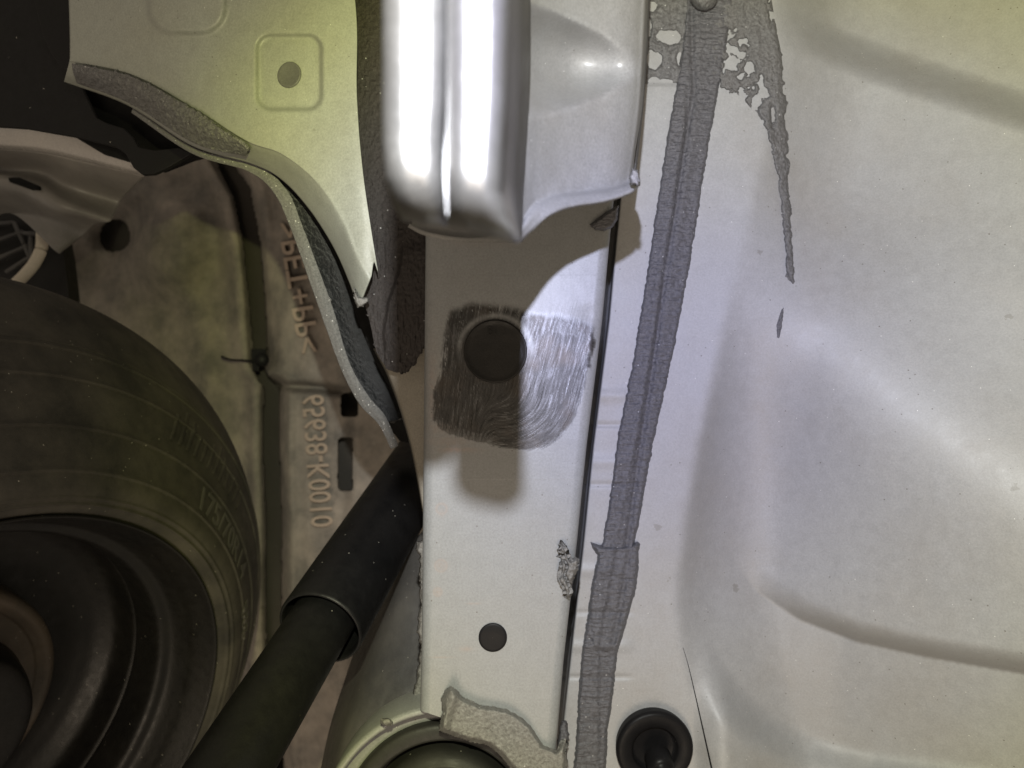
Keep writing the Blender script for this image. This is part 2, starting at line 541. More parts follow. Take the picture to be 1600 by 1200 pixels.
# ------------------------------------------------------------------ structure behind everything
xs = np.linspace(-500, 2100, 60); ys = np.linspace(-500, 1700, 50)
X, Y = np.meshgrid(xs, ys, indexing='ij')
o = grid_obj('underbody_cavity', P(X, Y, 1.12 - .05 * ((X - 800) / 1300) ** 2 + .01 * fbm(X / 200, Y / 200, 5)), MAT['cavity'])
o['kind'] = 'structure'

# ------------------------------------------------------------------ floor panel with the wheel-well pressing (right)
RIDGE = [(1100, 372), (1150, 415), (1250, 500), (1420, 645), (1600, 790), (1900, 1030)]
VALLEY = [(1150, 10), (1225, 45), (1400, 110), (1600, 175), (1900, 265)]
GROOVE = [(1120, 830), (1145, 872), (1185, 922), (1250, 965), (1340, 1000), (1450, 1024), (1600, 1050), (1900, 1095)]
STEP2 = [(1085, 1015), (1105, 1050), (1135, 1092), (1185, 1138), (1260, 1178), (1360, 1203), (1600, 1235), (1900, 1270)]
GAP = [(1059, 960), (1064, 1000), (1078, 1050), (1112, 1200), (1150, 1370)]
def Fr(px, py):
    px, py = np.broadcast_arrays(np.asarray(px, float), np.asarray(py, float))
    Lx = sint(py, [-200, 60, 200, 350, 430, 560, 720, 880, 960, 1040, 1200, 1400],
                   [1220, 1212, 1198, 1168, 1146, 1122, 1086, 1060, 1055, 1070, 1108, 1160])
    w = sint(py, [-200, 200, 380, 470, 700, 900, 1000, 1200, 1400], [150, 140, 100, 90, 110, 120, 90, 60, 50])
    A = sint(py, [-200, 100, 250, 360, 440, 560, 700, 900, 1020, 1200, 1400], [.005, .011, .021, .030, .031, .038, .038, .028, .010, .004, .004])
    r, rs = pdist(px, py, RIDGE)
    u = -r * rs                                  # + above the ridge
    v, vs = pdist(px, py, VALLEY)
    vv = -v * vs                                 # + above the valley
    t1 = px - Lx
    A = A * (1 - .9 * gs(r / 170))
    s = (1 - np.exp(-(softplus(t1, 4) / (.45 * w)) ** 1.25)) * np.exp(-softplus(t1, 10) / 420)
    k = s01(t1 / 160)
    d = .41 + A * s - .00016 * softplus(t1 - .55 * w, 40)
    d = d + k * (.018 * (1 - np.exp(-softplus(u, 80) / 190)) + .00005 * softplus(-u, 80))
    d = d + .017 * s01((vv + 34) / 68) * s01((px - 1195) / 120)
    g, gsd = pdist(px, py, GROOVE)
    g = g * gsd
    d = d + s01((px - 1125) / 200) * .018 * np.where(g < 3, np.clip((g + 33) / 36, 0, 1) ** 2.2, 1.0)
    g2, s2 = pdist(px, py, STEP2)
    g2 = g2 * s2
    d = d - s01((px - 1080) / 60) * .016 * s01((g2 + 34) / 72)
    # floor strip beside the rail: lap edge and shallow stiffening beads
    lap = s01((px - 850) / 10) * s01((np.interp(py, [100, 200, 420, 680, 1000], [1075, 1075, 1045, 1000, 940]) - px) / 8)
    d = d - .0014 * s01((py - 132) / 2.0) * lap
    strip = s01((1000 - px) / 30)
    for yb in (664, 757, 957, 1058):
        d = d + .0011 * strip * gs((py - yb) / 3.2)
    for yb in (618, 722, 892, 1010):
        d = d - .0012 * strip * gs((py - yb) / 9)
    xe = np.interp(py, [-300, 300, 380, 500, 700, 850, 1000, 1180, 1300], [985, 962, 954, 943, 918, 903, 886, 866, 854])
    d = d + .075 * s01((xe + 9 - px) / 4.0)
    d = d + .00035 * fbm(px / 150, py / 150, 3)
    return d
ys = np.concatenate([np.arange(-260, -40, 12), np.arange(-40, 1240, 3), np.arange(1240, 1460, 12)])
xe_ = np.interp(ys, [-300, 300, 380, 500, 700, 850, 1000, 1180, 1300], [985, 962, 954, 943, 918, 903, 886, 866, 854])
xs = np.concatenate([np.arange(1064, 1640, 3), np.arange(1640, 1980, 12)])
X = np.concatenate([xe_[None] + np.array([-30, -10, 0, 3, 5, 7, 8.5, 10, 12])[:, None],
                    xe_[None] + 14 + np.linspace(0, 1, 60)[:, None] * (1061 - xe_[None] - 14), np.repeat(xs[:, None], len(ys), 1)])
Y = np.repeat(ys[None], len(X), 0)
o = grid_obj('floor_panel', P(X, Y, Fr(X, Y)), MAT['paint_floor'], thick=.0012)
tag(o, 'pale silver floor panel with domed pressing and curved grooves right of the grey bead', 'body panel')

gp = crs(np.array(GAP, float), 60)
gp = gp[gp[:, 1] > 1010]
o = tube('panel_joint', [P(x, y, float(Fr(x, y)) - .0001) for x, y in gp], np.linspace(.0001, .0009, 12), MAT['cavity'], None, 8, 80)
tag(o, 'thin dark joint line at the lower foot of the domed pressing', 'joint')

# ------------------------------------------------------------------ chassis rail
RD = .350
def rail_x(py):
    xl = np.interp(py, [-300, 380, 700, 1000, 1300], [664, 663, 660, 657, 652])
    xr = np.interp(py, [-300, 300, 380, 500, 700, 850, 1000, 1180, 1300], [985, 962, 954, 943, 918, 903, 886, 866, 854])
    return xl, xr
rail = thing('chassis_rail', 'long silver box rail with ground bare patch running down the middle', 'rail')
rows = np.concatenate([np.arange(-300, 330, 10), np.arange(330, 1060, 1.5), np.arange(1060, 1150, 4)])
r_c = .0052
NXF = 176
sec = []
xl, xr = rail_x(rows)
for k, py in enumerate(rows):
    XL = (xl[k] - 800) / F * RD; XR = (xr[k] - 800) / F * RD
    th = np.linspace(0, math.pi / 2, 10)
    left = np.stack([XL + r_c - r_c * np.cos(th), RD + r_c - r_c * np.sin(th)], 1)
    right = np.stack([XR - r_c + r_c * np.sin(th), RD + r_c - r_c * np.cos(th)], 1)
    fx = np.linspace(XL + r_c, XR - r_c, NXF + 2)[1:-1]
    front = np.stack([fx, np.full(NXF, RD)], 1)
    c = np.vstack([[(XL, .44)], left, front, right, [(XR, .51)]])
    z = (600 - py) / F * RD
    sec.append(np.column_stack([c, np.full(len(c), z)]))
sec = np.array(sec)
_px = 800 + sec[..., 0] / RD * F
_py = np.repeat(rows[:, None], sec.shape[1], 1)
_py = np.where(_py > 1040, 1040 + (_py - 1040) * (1114 + .33 * np.maximum(_px - 668, 0) - 1040) / (rows[-1] - 1040), _py)   # slanted lower end
sec[..., 2] = (600 - _py) / F * RD
PXg = 800 + sec[..., 0] / RD * F; PYg = _py
dent = .0006 * gs((PXg - 925) / 22) * gs((PYg - 492) / 16)
sec[..., 1] += dent + .00012 * fbm(PXg / 60, PYg / 60, 9)
# ground patch: rasters of the grinding strokes, one cell per photo pixel
x0, y0, W, H = 640, 430, 320, 320
GX, GY = np.meshgrid(np.arange(W) + x0, np.arange(H) + y0, indexing='ij')
GP = [(712, 497), (740, 487), (790, 492), (825, 502), (870, 506), (914, 516), (919, 535), (908, 615), (893, 655), (868, 688),
      (835, 703), (800, 700), (760, 693), (715, 683), (690, 672), (677, 655), (678, 620), (686, 595), (698, 568), (706, 530)]
sd = psdf(GX, GY, GP) + 3.0 * fbm(GX / 9, GY / 9, 4)
stroke = .30 + .10 * fbm(GX / 3, GY / 14, 31) + .06 * fbm(GX / 30, GY / 30, 8)
fringe = np.zeros((W, H))
rng = np.random.default_rng(7)
def field(x, y):
    lean = np.array([.10 if x < 780 else .30, -1.0])
    if x < 780: lean = np.array([.12, -1.0])
    v = np.array([x - 788.0, y - 604.0]); r = np.hypot(*v) + 1e-6
    tang = np.array([v[1], -v[0]]) / r
    wgt = float(s01((y - 590) / 60) * s01((x - 735) / 60))
    f = lean / np.hypot(*lean) * (1 - wgt) + tang * wgt
    return f / (np.hypot(*f) + 1e-6)
for k in range(9000):
    x = rng.uniform(672, 924); y = rng.uniform(484, 706)
    i, j = int(x - x0), int(y - y0)
    if sd[i, j] > (12 if y < 560 else 3): continue
    Ls = int(rng.uniform(8, 44)); amp = rng.normal(0, .18) + (.05 if x > 800 else -.03)
    if rng.random() < .10: amp += .35
    w = 0
    for q in range(Ls):
        dv = field(x, y); x += dv[0]; y += dv[1]
        i, j = int(round(x - x0)), int(round(y - y0))
        if not (0 <= i < W - 1 and 0 <= j < H): break
        e = math.sin(math.pi * (q + .5) / Ls) ** .5
        for a in range(w + 1):
            stroke[i + a, j] = stroke[i + a, j] * (1 - .55 * e) + (.34 + amp) * .55 * e + stroke[i + a, j] * 0
            fringe[i + a, j] = max(fringe[i + a, j], e)
bare = np.where(sd < -14, 1.0, np.where(sd < 0, np.where(GY < 575, .25, .6) + np.where(GY < 575, .75, .4) * fringe, 0))
bare = np.where((sd >= 0) & (sd < 20) & (GY < 575), fringe * s01((20 - sd) / 14), bare)
bare = np.where((sd >= 0) & (sd < 4) & (GY >= 575), fringe * .8, bare)
rp = np.hypot((GX - 774) / 1.04, GY - 548)
ring = gs((rp - 55) / 4.0) * s01((548 - GY + 30) / 60) * (.75 + .4 * fbm(GX / 6, GY / 6, 2))
bare = np.clip(bare * (1 - np.clip(ring, 0, 1) * .85), 0, 1)
stroke = np.clip(stroke, 0, 1)
ii = np.clip(PXg - x0, 0, W - 1.001); jj = np.clip(PYg - y0, 0, H - 1.001)
inb = (PXg > x0) & (PXg < x0 + W - 1) & (PYg > y0) & (PYg < y0 + H - 1)
def samp(R):
    a = ii.astype(int); b = jj.astype(int); fa = ii - a; fb = jj - b
    v = R[a, b] * (1 - fa) * (1 - fb) + R[a + 1, b] * fa * (1 - fb) + R[a, b + 1] * (1 - fa) * fb + R[a + 1, b + 1] * fa * fb
    return np.where(inb, v, 0)
bareV = samp(bare); strokeV = samp(stroke)
stain = np.zeros_like(PXg)
for cx, cy, rx, ry, a in ((715, 703, 28, 4, .55), (700, 690, 30, 8, .30), (690, 668, 22, 10, .3), (690, 802, 5, 6, .22), (689, 884, 9, 7, .22), (684, 925, 6, 6, .25),
                          (676, 610, 9, 70, .25), (728, 1014, 12, 4, .25), (740, 943, 9, 1.2, .5), (690, 1027, 18, 1, .35), (745, 378, 60, 10, .1)):
    stain = np.maximum(stain, a * gs(np.hypot((PXg - cx) / rx, (PYg - cy) / ry)) * (.7 + .6 * fbm(PXg / 5, PYg / 5, 12)))
for cx, cy, r in ((690, 795, 8), (689, 884, 9), (684, 925, 6)):
    stain = np.maximum(stain, .22 * gs((np.hypot(PXg - cx, PYg - cy) - r) / 2.0))
stain = np.clip(stain, 0, 1)
sec[..., 1] += bareV * (.00003 - .00003 * strokeV)
o = grid_obj('rail_body', sec, MAT['rail'], rail)
attr(o, 'bare', bareV); attr(o, 'stroke', strokeV); attr(o, 'stain', stain)
# joining flange seen left of the rail
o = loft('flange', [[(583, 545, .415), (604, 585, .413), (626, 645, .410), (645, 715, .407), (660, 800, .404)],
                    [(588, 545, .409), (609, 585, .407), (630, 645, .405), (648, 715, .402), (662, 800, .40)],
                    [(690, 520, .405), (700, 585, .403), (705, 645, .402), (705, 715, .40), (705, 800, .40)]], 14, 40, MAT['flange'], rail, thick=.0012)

# ------------------------------------------------------------------ rubber plugs in the rail
def disc_plug(name, px, py, d, r, prof, mat, label, tilt=(0, -1, 0), seg=64, sx=1.0):
    t = thing(name, label, 'plug')
    C = P(px, py, d)
    o = lathe('cap', prof, C, tilt, mat, t, seg)
    return t, C
r = .0150
big_plug, C = disc_plug('rubber_plug', 774, 549, RD - .0006, r,
    [(-.002, r * 1.01), (.0002, r * 1.0), (.0007, r * .985), (.0008, r * .955), (.00055, r * .93), (.0004, r * .8), (.0002, r * .45), (.0001, .0001)],
    MAT['plug_worn'], 'large scuffed dark plug in the ground bare patch of the rail')
for ch, dx in (('8', -.004), ('I', -.0005)):
    co, fc = text_mesh(ch, .04)
    s = .0062
    V = np.stack([C[0] + dx + co[:, 0] * s, C[1] - .0006 - (co[:, 2]) * s * .6, C[2] + .0078 + co[:, 1] * s], 1)
    mesh_obj('raised_character', V, fc, MAT['plug_worn'], big_plug, smooth=False)
r = .0068
disc_plug('rubber_plug', 770, 996, RD - .0004, r,
    [(-.002, r * 1.0), (.0003, r * .99), (.0005, r * .95), (.0006, r * .8), (.0006, r * .4), (.0006, .0001)],
    MAT['plug'], 'small glossy black plug in the lower silver rail')

# ------------------------------------------------------------------ seam sealant on the floor panel
GL = [(1080, -20), (1082, 100), (1085, 140), (1070, 230), (1055, 330), (1038, 430), (1027, 520), (1016, 600), (1000, 700), (986, 800), (972, 900), (955, 960)]
EL_y = [-60, 60, 140, 200, 300, 420, 560, 680, 800, 846, 880]
EL_x = [1078, 1068, 1056, 1045, 1030, 1012, 990, 966, 950, 941, 930]
ER_y = [-60, 0, 130, 220, 400, 550, 690, 830, 880]
ER_x = [1152, 1146, 1125, 1108, 1080, 1052, 1021, 995, 985]
def bead_h(px, py):
    el = np.interp(py, EL_y, EL_x) + 1.6 * fbm(py / 9, px * 0, 3); er = np.interp(py, ER_y, ER_x) + 1.6 * fbm(py / 9, px * 0 + 7, 4)
    e = np.minimum(px - el, er - px)
    e = np.minimum(e, 868 - py)
    h = -.0012 + .0034 * s01((e + 3) / 7)
    g, _ = pdist(px, py, GL)
    h = h - .0011 * gs(g / 4.0) + .0007 * gs((g - 9) / 7)
    t = np.clip((px - el) / (er - el + 1e-6), 0, 1)
    h = h + .0006 * np.sin(math.pi * t)
    rip = fbm(px / 18, py / 3.4, 21, 3) * .0009 + fbm(px / 5, py / 5, 22, 3) * .0004
    return h + rip * (e > -1)
o = patch('seam_sealant', (930, -50, 1165, 872), 1.6, bead_h, Fr, MAT['seal'])
tag(o, 'long grey double-lane sealant bead running down the floor panel', 'sealant')
LB = [(922, 846), (930, 850), (940, 853), (985, 853), (996, 846), (1002, 850), (997, 862), (999, 880), (993, 925), (975, 985), (965, 1020), (958, 1090), (950, 1140), (944, 1260),
      (888, 1260), (898, 1180), (904, 1080), (910, 1010), (918, 960), (926, 905), (934, 868), (926, 858)]
def bead2_h(px, py):
    sd = psdf(px, py, LB) + 1.5 * fbm(px / 7, py / 7, 40)
    h = -.0012 + .0046 * s01((-sd + 2.5) / 8)
    g, _ = pdist(px, py, [(984, 860), (972, 930), (958, 1005)])
    h = h - .0009 * gs(g / 4) + .0004 * gs((g - 9) / 5)
    top = psdf(px, py, [(930, 846), (1000, 846), (996, 920), (966, 1012), (945, 1020), (925, 1008), (920, 950)])
    h = h + .0011 * s01(-top / 5) * (sd < 0)
    return h + (fbm(px / 18, py / 3.4, 51, 3) * .0009 + fbm(px / 5, py / 5, 52, 3) * .0004) * (sd < 1)
o = patch('seam_sealant', (880, 838, 1012, 1262), 1.6, bead2_h, Fr, MAT['seal'])
tag(o, 'lower sealant strip with curled ears lapped over the end of the long bead', 'sealant')
RM = [(1128, -30), (1194, -30), (1204, 40), (1222, 95), (1230, 150), (1229, 220), (1233, 300), (1238, 390), (1242, 425), (1239, 441), (1230, 432), (1227, 390), (1219, 310),
      (1210, 235), (1198, 195), (1186, 178), (1190, 158), (1198, 140), (1184, 118), (1164, 112), (1142, 128), (1126, 122)]
HOLES = [(1148, 66, 17, 20), (1146, 98, 16, 13), (1172, 108, 11, 11), (1184, 124, 8, 10), (1157, 84, 12, 12), (1208, 180, 4, 14), (1136, 112, 8, 9), (1196, 150, 6, 12)]
def mess_h(px, py):
    n = fbm(px / 9, py / 9, 61)
    n2 = fbm(px / 24, py / 24, 66); sd = psdf(px, py, RM) + 5 * n + 7 * n2 * s01((300 - py) / 100)
    for hx, hy, rx, ry in HOLES:
        sd = np.maximum(sd, (1 - np.hypot((px - hx) / rx, (py - hy) / ry) + .7 * n) * min(rx, ry))
    flake = np.maximum(psdf(px, py, [(1100, -30), (1200, -30), (1222, 90), (1228, 200), (1200, 215), (1170, 165), (1150, 145), (1112, 150)]), (.04 - fbm(px / 13, py / 13, 68)) * 26)
    sd = np.minimum(sd - 1.0, flake)
    h = -.0012 + .0034 * s01((-sd + 2.5) / 7)
    return h + (fbm(px / 5, py / 11, 62, 3) * .0006 + fbm(px / 14, py / 30, 63) * .0006) * (sd < 1)
o = patch('seam_sealant', (1090, -40, 1252, 450), 1.5, mess_h, Fr, MAT['seal_grit'])
tag(o, 'ragged smeared sealant tapering to a long drip right of the bead', 'sealant')
LM = [(1000, -30), (1082, -30), (1074, 132), (1002, 132)]
HOL2 = [(1046, 58, 20, 9), (1022, 92, 11, 13), (1062, 92, 4, 9), (1022, 126, 7, 5), (1040, 128, 10, 4), (1016, 10, 10, 8), (1012, 45, 5, 12)]
def mess2_h(px, py):
    n = fbm(px / 8, py / 8, 71)
    sd = psdf(px, py, LM) + 2 * n + np.maximum(0, 9 * (fbm(px / 16, py / 12, 76) - .12))
    for hx, hy, rx, ry in HOL2:
        sd = np.maximum(sd, (1 - np.hypot((px - hx) / rx, (py - hy) / ry) + .5 * n) * min(rx, ry))
    h = -.0012 + .0028 * s01((-sd + 2.5) / 7)
    return h + (fbm(px / 6, py / 6, 72, 3) * .0008) * (sd < 1)
o = patch('seam_sealant', (995, -40, 1095, 140), 1.5, mess2_h, Fr, MAT['seal_grit'])
tag(o, 'patchy smeared sealant between the bracket edge and the top of the bead', 'sealant')
LF = [(1213, 528), (1212, 508), (1218, 488), (1229, 468), (1225, 488), (1223, 512), (1219, 530)]
o = patch('sealant_flake', (1206, 460, 1236, 536), 1.2, lambda x, y: -.0012 + .0016 * s01((-(psdf(x, y, LF) + 1.2 * fbm(x / 4, y / 4, 80)) + 1.5) / 4), Fr, MAT['seal'])
tag(o, 'tiny leaf-shaped flake of sealant below the drip on the ridge', 'sealant')
lump = patch('sealant_lump', (1070, -40, 1128, 28), 1.5,
             lambda x, y: -.001 + .012 * np.sqrt(np.clip(1 - ((x - 1100) / 22) ** 2 - ((y + 2) / 20) ** 2, 0, 1)) + .0008 * fbm(x / 6, y / 6, 83), lambda x, y: Fr(x, y) - .004, MAT['seal_grit'], clip=True)
tag(lump, 'round sealant lump on the bead at the top picture edge', 'sealant')

# push plug at the bottom right
t = thing('push_plug', 'round black dished plug with centre stud low on the floor panel', 'plug')
C = P(1022, 1168, float(Fr(1022, 1168)) - .0035)
ax = np.array([.03, -1, -.06])
r = .0212
lathe('dish', [(-.012, r * .9), (0, r), (.0016, r * 1.0), (.0030, r * .96), (.0033, r * .90), (.0030, r * .62), (.0020, r * .585), (-.001, r * .57), (-.0016, r * .5), (-.0018, .0001)], C, ax, MAT['plug'], t, 72)
C2 = P(1030, 1190, .398)
lathe('stud', [(-.004, .0072), (.004, .0070), (.006, .0062), (.007, .0050), (.0072, .0042), (.013, .0040), (.0145, .0034), (.015, .0001)], C2, (.06, -1, -.25), MAT['plug'], t, 40)

# ------------------------------------------------------------------ bracket in front of the rail
br = thing('bracket', 'bright overexposed pressed bracket with twin flange hanging in front of the rail', 'bracket')
def lobe(yl, xl_, yr, xr_, bx, by, d0, re, rb):
    rows_y = np.concatenate([np.linspace(0, .80, 40), np.linspace(.80, 1, 60)[1:]])
    e = np.concatenate([np.linspace(0, .18, 22), np.linspace(.18, .82, 16)[1:-1], np.linspace(.82, 1, 22)])
    S, T = np.meshgrid(rows_y, e, indexing='ij')
    py = -380 + 700 * S
    for _ in range(3):
        a_ = np.interp(py, yl, xl_); b_ = np.interp(py, yr, xr_)
        px = a_ + (b_ - a_) * T
        py = -380 + (np.interp(px, bx, by) + 380) * S
    side = np.clip(1 - np.minimum(px - a_, b_ - px) / re, 0, 1)
    bot = np.clip(1 - (np.interp(px, bx, by) - py) / rb, 0, 1)
    d = d0 + .0060 * (1 - np.sqrt(1 - .98 * side ** 2)) + .017 * (1 - np.sqrt(1 - .985 * bot ** 2))
    px = np.concatenate([px[:, :1] + 10, px, px[:, -1:] - 10], 1); py = np.concatenate([py[:, :1], py, py[:, -1:]], 1)
    d = np.concatenate([d[:, :1] + .06, d, d[:, -1:] + .06], 1)
    px = np.concatenate([px, px[-1:]]); py = np.concatenate([py, py[-1:] - 12]); d = np.concatenate([d, d[-1:] + .06])
    return P(px, py, d)
grid_obj('flange_plate', lobe([-400, 220, 280, 319, 341, 355], [597, 598, 603, 614, 628, 640], [-400, 60, 150, 200, 260, 355], [699, 699, 697, 693, 693, 699],
                              [590, 635, 664, 700], [335, 346, 352, 354], .1215, 34, 100), MAT['flange_metal'], br)
grid_obj('flange_plate', lobe([-400, 150, 200, 260, 340, 360], [699, 699, 698, 698, 699, 702], [-400, 30, 150, 250, 300, 338, 375], [794, 793, 789, 783, 781, 791, 811],
                              [699, 740, 778, 812], [354, 362, 372, 379], .1125, 32, 100), MAT['flange_metal'], br)
plate('web', [(630, -380), (778, -380), (778, 338), (735, 342), (690, 340), (632, 326)], .136, .006, MAT['paint_bracket'], br)
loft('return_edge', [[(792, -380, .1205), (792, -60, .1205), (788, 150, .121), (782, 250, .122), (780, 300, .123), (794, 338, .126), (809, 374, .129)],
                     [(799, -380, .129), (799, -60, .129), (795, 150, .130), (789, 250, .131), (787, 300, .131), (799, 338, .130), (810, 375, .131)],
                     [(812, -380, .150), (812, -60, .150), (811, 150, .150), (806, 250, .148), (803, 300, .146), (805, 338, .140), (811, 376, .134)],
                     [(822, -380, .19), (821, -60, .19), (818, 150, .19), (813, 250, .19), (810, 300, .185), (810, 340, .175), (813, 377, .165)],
                     [(831, -380, .238), (830, -60, .238), (827, 150, .238), (822, 250, .238), (819, 300, .238), (817, 345, .236), (815, 376, .230)]], 24, 60, MAT['return_shade'], br)
cx0 = np.array([828, 850, 885, 930, 975, 1000, 1010, 1013.])
dd = np.array([.236, .246, .258, .270, .280, .288, .296, .332])
def brow(px, py, d):
    return [(a, b, c) for a, b, c in zip(px, np.broadcast_to(py, 8), d)]
cr8_px = np.array([817, 838, 872, 914, 955, 978, 987, 990.]); cr8_py = np.array([345, 318, 304, 299, 293, 285, 279, 277.])
rowsB = [brow(cx0 + 3, -380, dd), brow(cx0 + 2, -80, dd), brow(cx0, 0, dd),
         brow(np.array([826, 848, 883, 926, 968, 993, 1002, 1005.]), 150, dd),
         brow(np.array([820, 843, 877, 919, 960, 983, 991, 993.]), np.array([265, 250, 245, 243, 240, 238, 236, 236.]), dd),
         brow(cr8_px, cr8_py - 10, dd - .001), brow(cr8_px - 1, cr8_py, dd - .002),
         brow(np.array([815, 836, 869, 911, 952, 979, 991, 995.]), np.array([358, 332, 312, 305, 299, 290, 283, 280.]), dd - .008),
         brow(np.array([813, 832, 862, 902, 942, 977, 997, 1001.]), np.array([380, 361, 333, 319, 313, 301, 290, 284.]), dd - np.array([.006, .010, .014, .014, .014, .014, .014, .03]))]
def brel(px, py):
    yc = np.interp(px, [800, 1000], [92, 106]); hw = np.interp(px, [800, 860, 940, 985, 1004], [98, 84, 52, 22, 6])
    q = np.clip(np.abs(py - yc) / hw, 0, 1)
    dome = (1 - q ** 2) ** 1.3
    lower = s01((py - yc) / hw * .5 + .5)
    return -.030 * dome * s01((1004 - px) / 120) * s01((px - 806) / 16) * (.8 + .2 * lower) + .0008 * fbm(px / 30, py / 30, 90) * (py > 285)
loft('bracket_wall', rowsB, 150, 130, MAT['paint_bracket'], br, brel, thick=.0016)
# base of the bracket on the rail, its curled lower lip
loft('base_lip', [[(652, -380, .31), (668, -380, .305), (760, -380, .30), (840, -380, .28)],
                  [(648, 200, .31), (664, 200, .305), (760, 200, .30), (840, 200, .28)],
                  [(645, 338, .312), (668, 348, .306), (752, 356, .30), (836, 330, .27)],
                  [(640, 349, .306), (668, 362, .300), (722, 371, .294), (800, 373, .27)]], 40, 60, MAT['paint_bracket'], br, thick=.0018)
# layered right edge and its ragged sealant
loft('edge_seam', [[(1012, -60, .325), (1009, 60, .325), (1002, 160, .325), (995, 230, .325), (991, 280, .325)],
                   [(1017, -60, .345), (1013, 60, .345), (1006, 160, .345), (999, 230, .345), (993, 280, .345)]], 8, 60, MAT['seal_grit'], br,
     lambda x, y: .004 * fbm(x / 5, y / 6, 93), thick=.002)
tag(patch('sealant_dab', (918, 318, 972, 366), 1.2,
      lambda x, y: .0045 * s01(-(np.maximum(psdf(x, y, [(920, 352), (932, 342), (948, 330), (968, 318), (966, 342), (958, 356), (944, 362), (930, 360)]), -20) + 1.0 * fbm(x / 4, y / 4, 96)) / 5),
      lambda x, y: 0 * x + RD - .001, MAT['seal'], clip=True),
    'grey sealant dab on the rail just under the bracket tip', 'sealant')
def curl_h(px, py):
    sd = psdf(px, py, [(982, 276), (988, 262), (998, 266), (1002, 282), (998, 292), (986, 288)]) + 1.5 * fbm(px / 4, py / 4, 97)
    return .003 * s01(-sd / 4)
tag(patch('sealant_curl', (976, 256, 1008, 298), 1.2, curl_h, lambda x, y: 0 * x + .272, MAT['seal_pale'], clip=True),
    'pale curl of sealant on the pointed tip of the bracket', 'sealant')

# ------------------------------------------------------------------ wheel-arch panel, top left
DIM = (452, 113, 50, 58)
def arch_rel(px, py):
    a = rrect(px, py, *DIM, 22)
    b = rrect(px, py, 292, -10, 60, 62, 40)
    return -.0042 * s01(-a / 9 + .5) + .0042 * s01(-b / 13 + .5) + .0003 * fbm(px / 60, py / 60, 15)
C0 = [(100, 128, .452), (200, 165, .434), (300, 228, .416), (395, 257, .402), (440, 281, .396), (482, 326, .392), (520, 385, .389), (545, 440, .387), (558, 480, .386)]
C0b = [(103, 116, .440), (203, 148, .424), (302, 208, .407), (391, 244, .394), (440, 266, .388), (486, 310, .383), (525, 370, .380), (549, 426, .379), (564, 468, .379)]
C1 = [(108, 97, .430), (208, 120, .413), (305, 174, .397), (385, 222, .384), (440, 243, .377), (492, 286, .372), (532, 346, .370), (556, 405, .370), (575, 442, .371)]
C2 = [(109, 88, .428), (211, 110, .410), (310, 163, .394), (391, 212, .381), (446, 233, .375), (499, 277, .370), (540, 338, .3685), (563, 398, .3685), (580, 432, .370)]
C3 = [(108, 20, .425), (250, 40, .398), (330, 80, .388), (420, 130, .377), (490, 175, .371), (530, 230, .3675), (550, 290, .3665), (568, 350, .367), (584, 410, .369)]
C4 = [(100, -190, .425), (220, -190, .402), (330, -190, .388), (430, -190, .378), (520, -190, .371), (554, 0, .366), (557, 150, .3655), (567, 270, .366), (590, 424, .369)]
AG = loft_px([C0, C0b, C1, C2, C3, C4], 150, 260, arch_rel)
def arch_d(px, py):
    q = np.hypot(AG[..., 0] - px, AG[..., 1] - py)
    return float(AG[..., 2].ravel()[q.argmin()])
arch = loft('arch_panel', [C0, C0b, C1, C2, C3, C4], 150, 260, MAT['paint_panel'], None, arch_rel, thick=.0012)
tag(arch, 'yellow-green lit silver arch panel with square dimple and curved lip, upper left', 'body panel')
_q = np.hypot(AG[..., 0] - 452, AG[..., 1] - 117) < 26
_pts = P(AG[..., 0][_q], AG[..., 1][_q], AG[..., 2][_q])
_c0 = _pts.mean(0)
_n = np.linalg.svd(_pts - _c0)[2][2]
_n = _n if _n[1] < 0 else -_n
r = .0066
t, _c = disc_plug('rubber_plug', 452, 117, float(_c0[1]) - .0006, r, [(-.004, r), (.0004, r), (.0006, r * .93), (.0002, r * .8), (.0002, .0001)], MAT['plug_grey'],
                  'round grey plug in the square dimple of the arch panel', _n)
def grit(px, py):
    return .0016 * fbm(px / 5, py / 5, 101) + .0006
o = loft('lip_sealant', [[(112, 99, .424), (208, 121, .408), (300, 171, .392), (378, 226, .380)],
                         [(114, 112, .426), (206, 138, .409), (302, 194, .393), (386, 234, .382)],
                         [(120, 130, .436), (203, 162, .421), (304, 224, .404), (384, 244, .390)]], 50, 220, MAT['seal_grit'], None, grit, thick=.002)
tag(o, 'gritty sealant band along the lip of the arch panel', 'sealant')
o = patch('sealant_end', (548, 440, 580, 486), 1.2,
          lambda x, y: .003 * s01(-(psdf(x, y, [(551, 446), (560, 462), (576, 464), (578, 472), (566, 480), (558, 482), (553, 470)]) + 1.5 * fbm(x / 4, y / 4, 104)) / 4),
          lambda x, y: 0 * x + .379, MAT['seal_pale'], clip=True)
tag(o, 'pale torn sealant at the lower end of the arch lip', 'sealant')

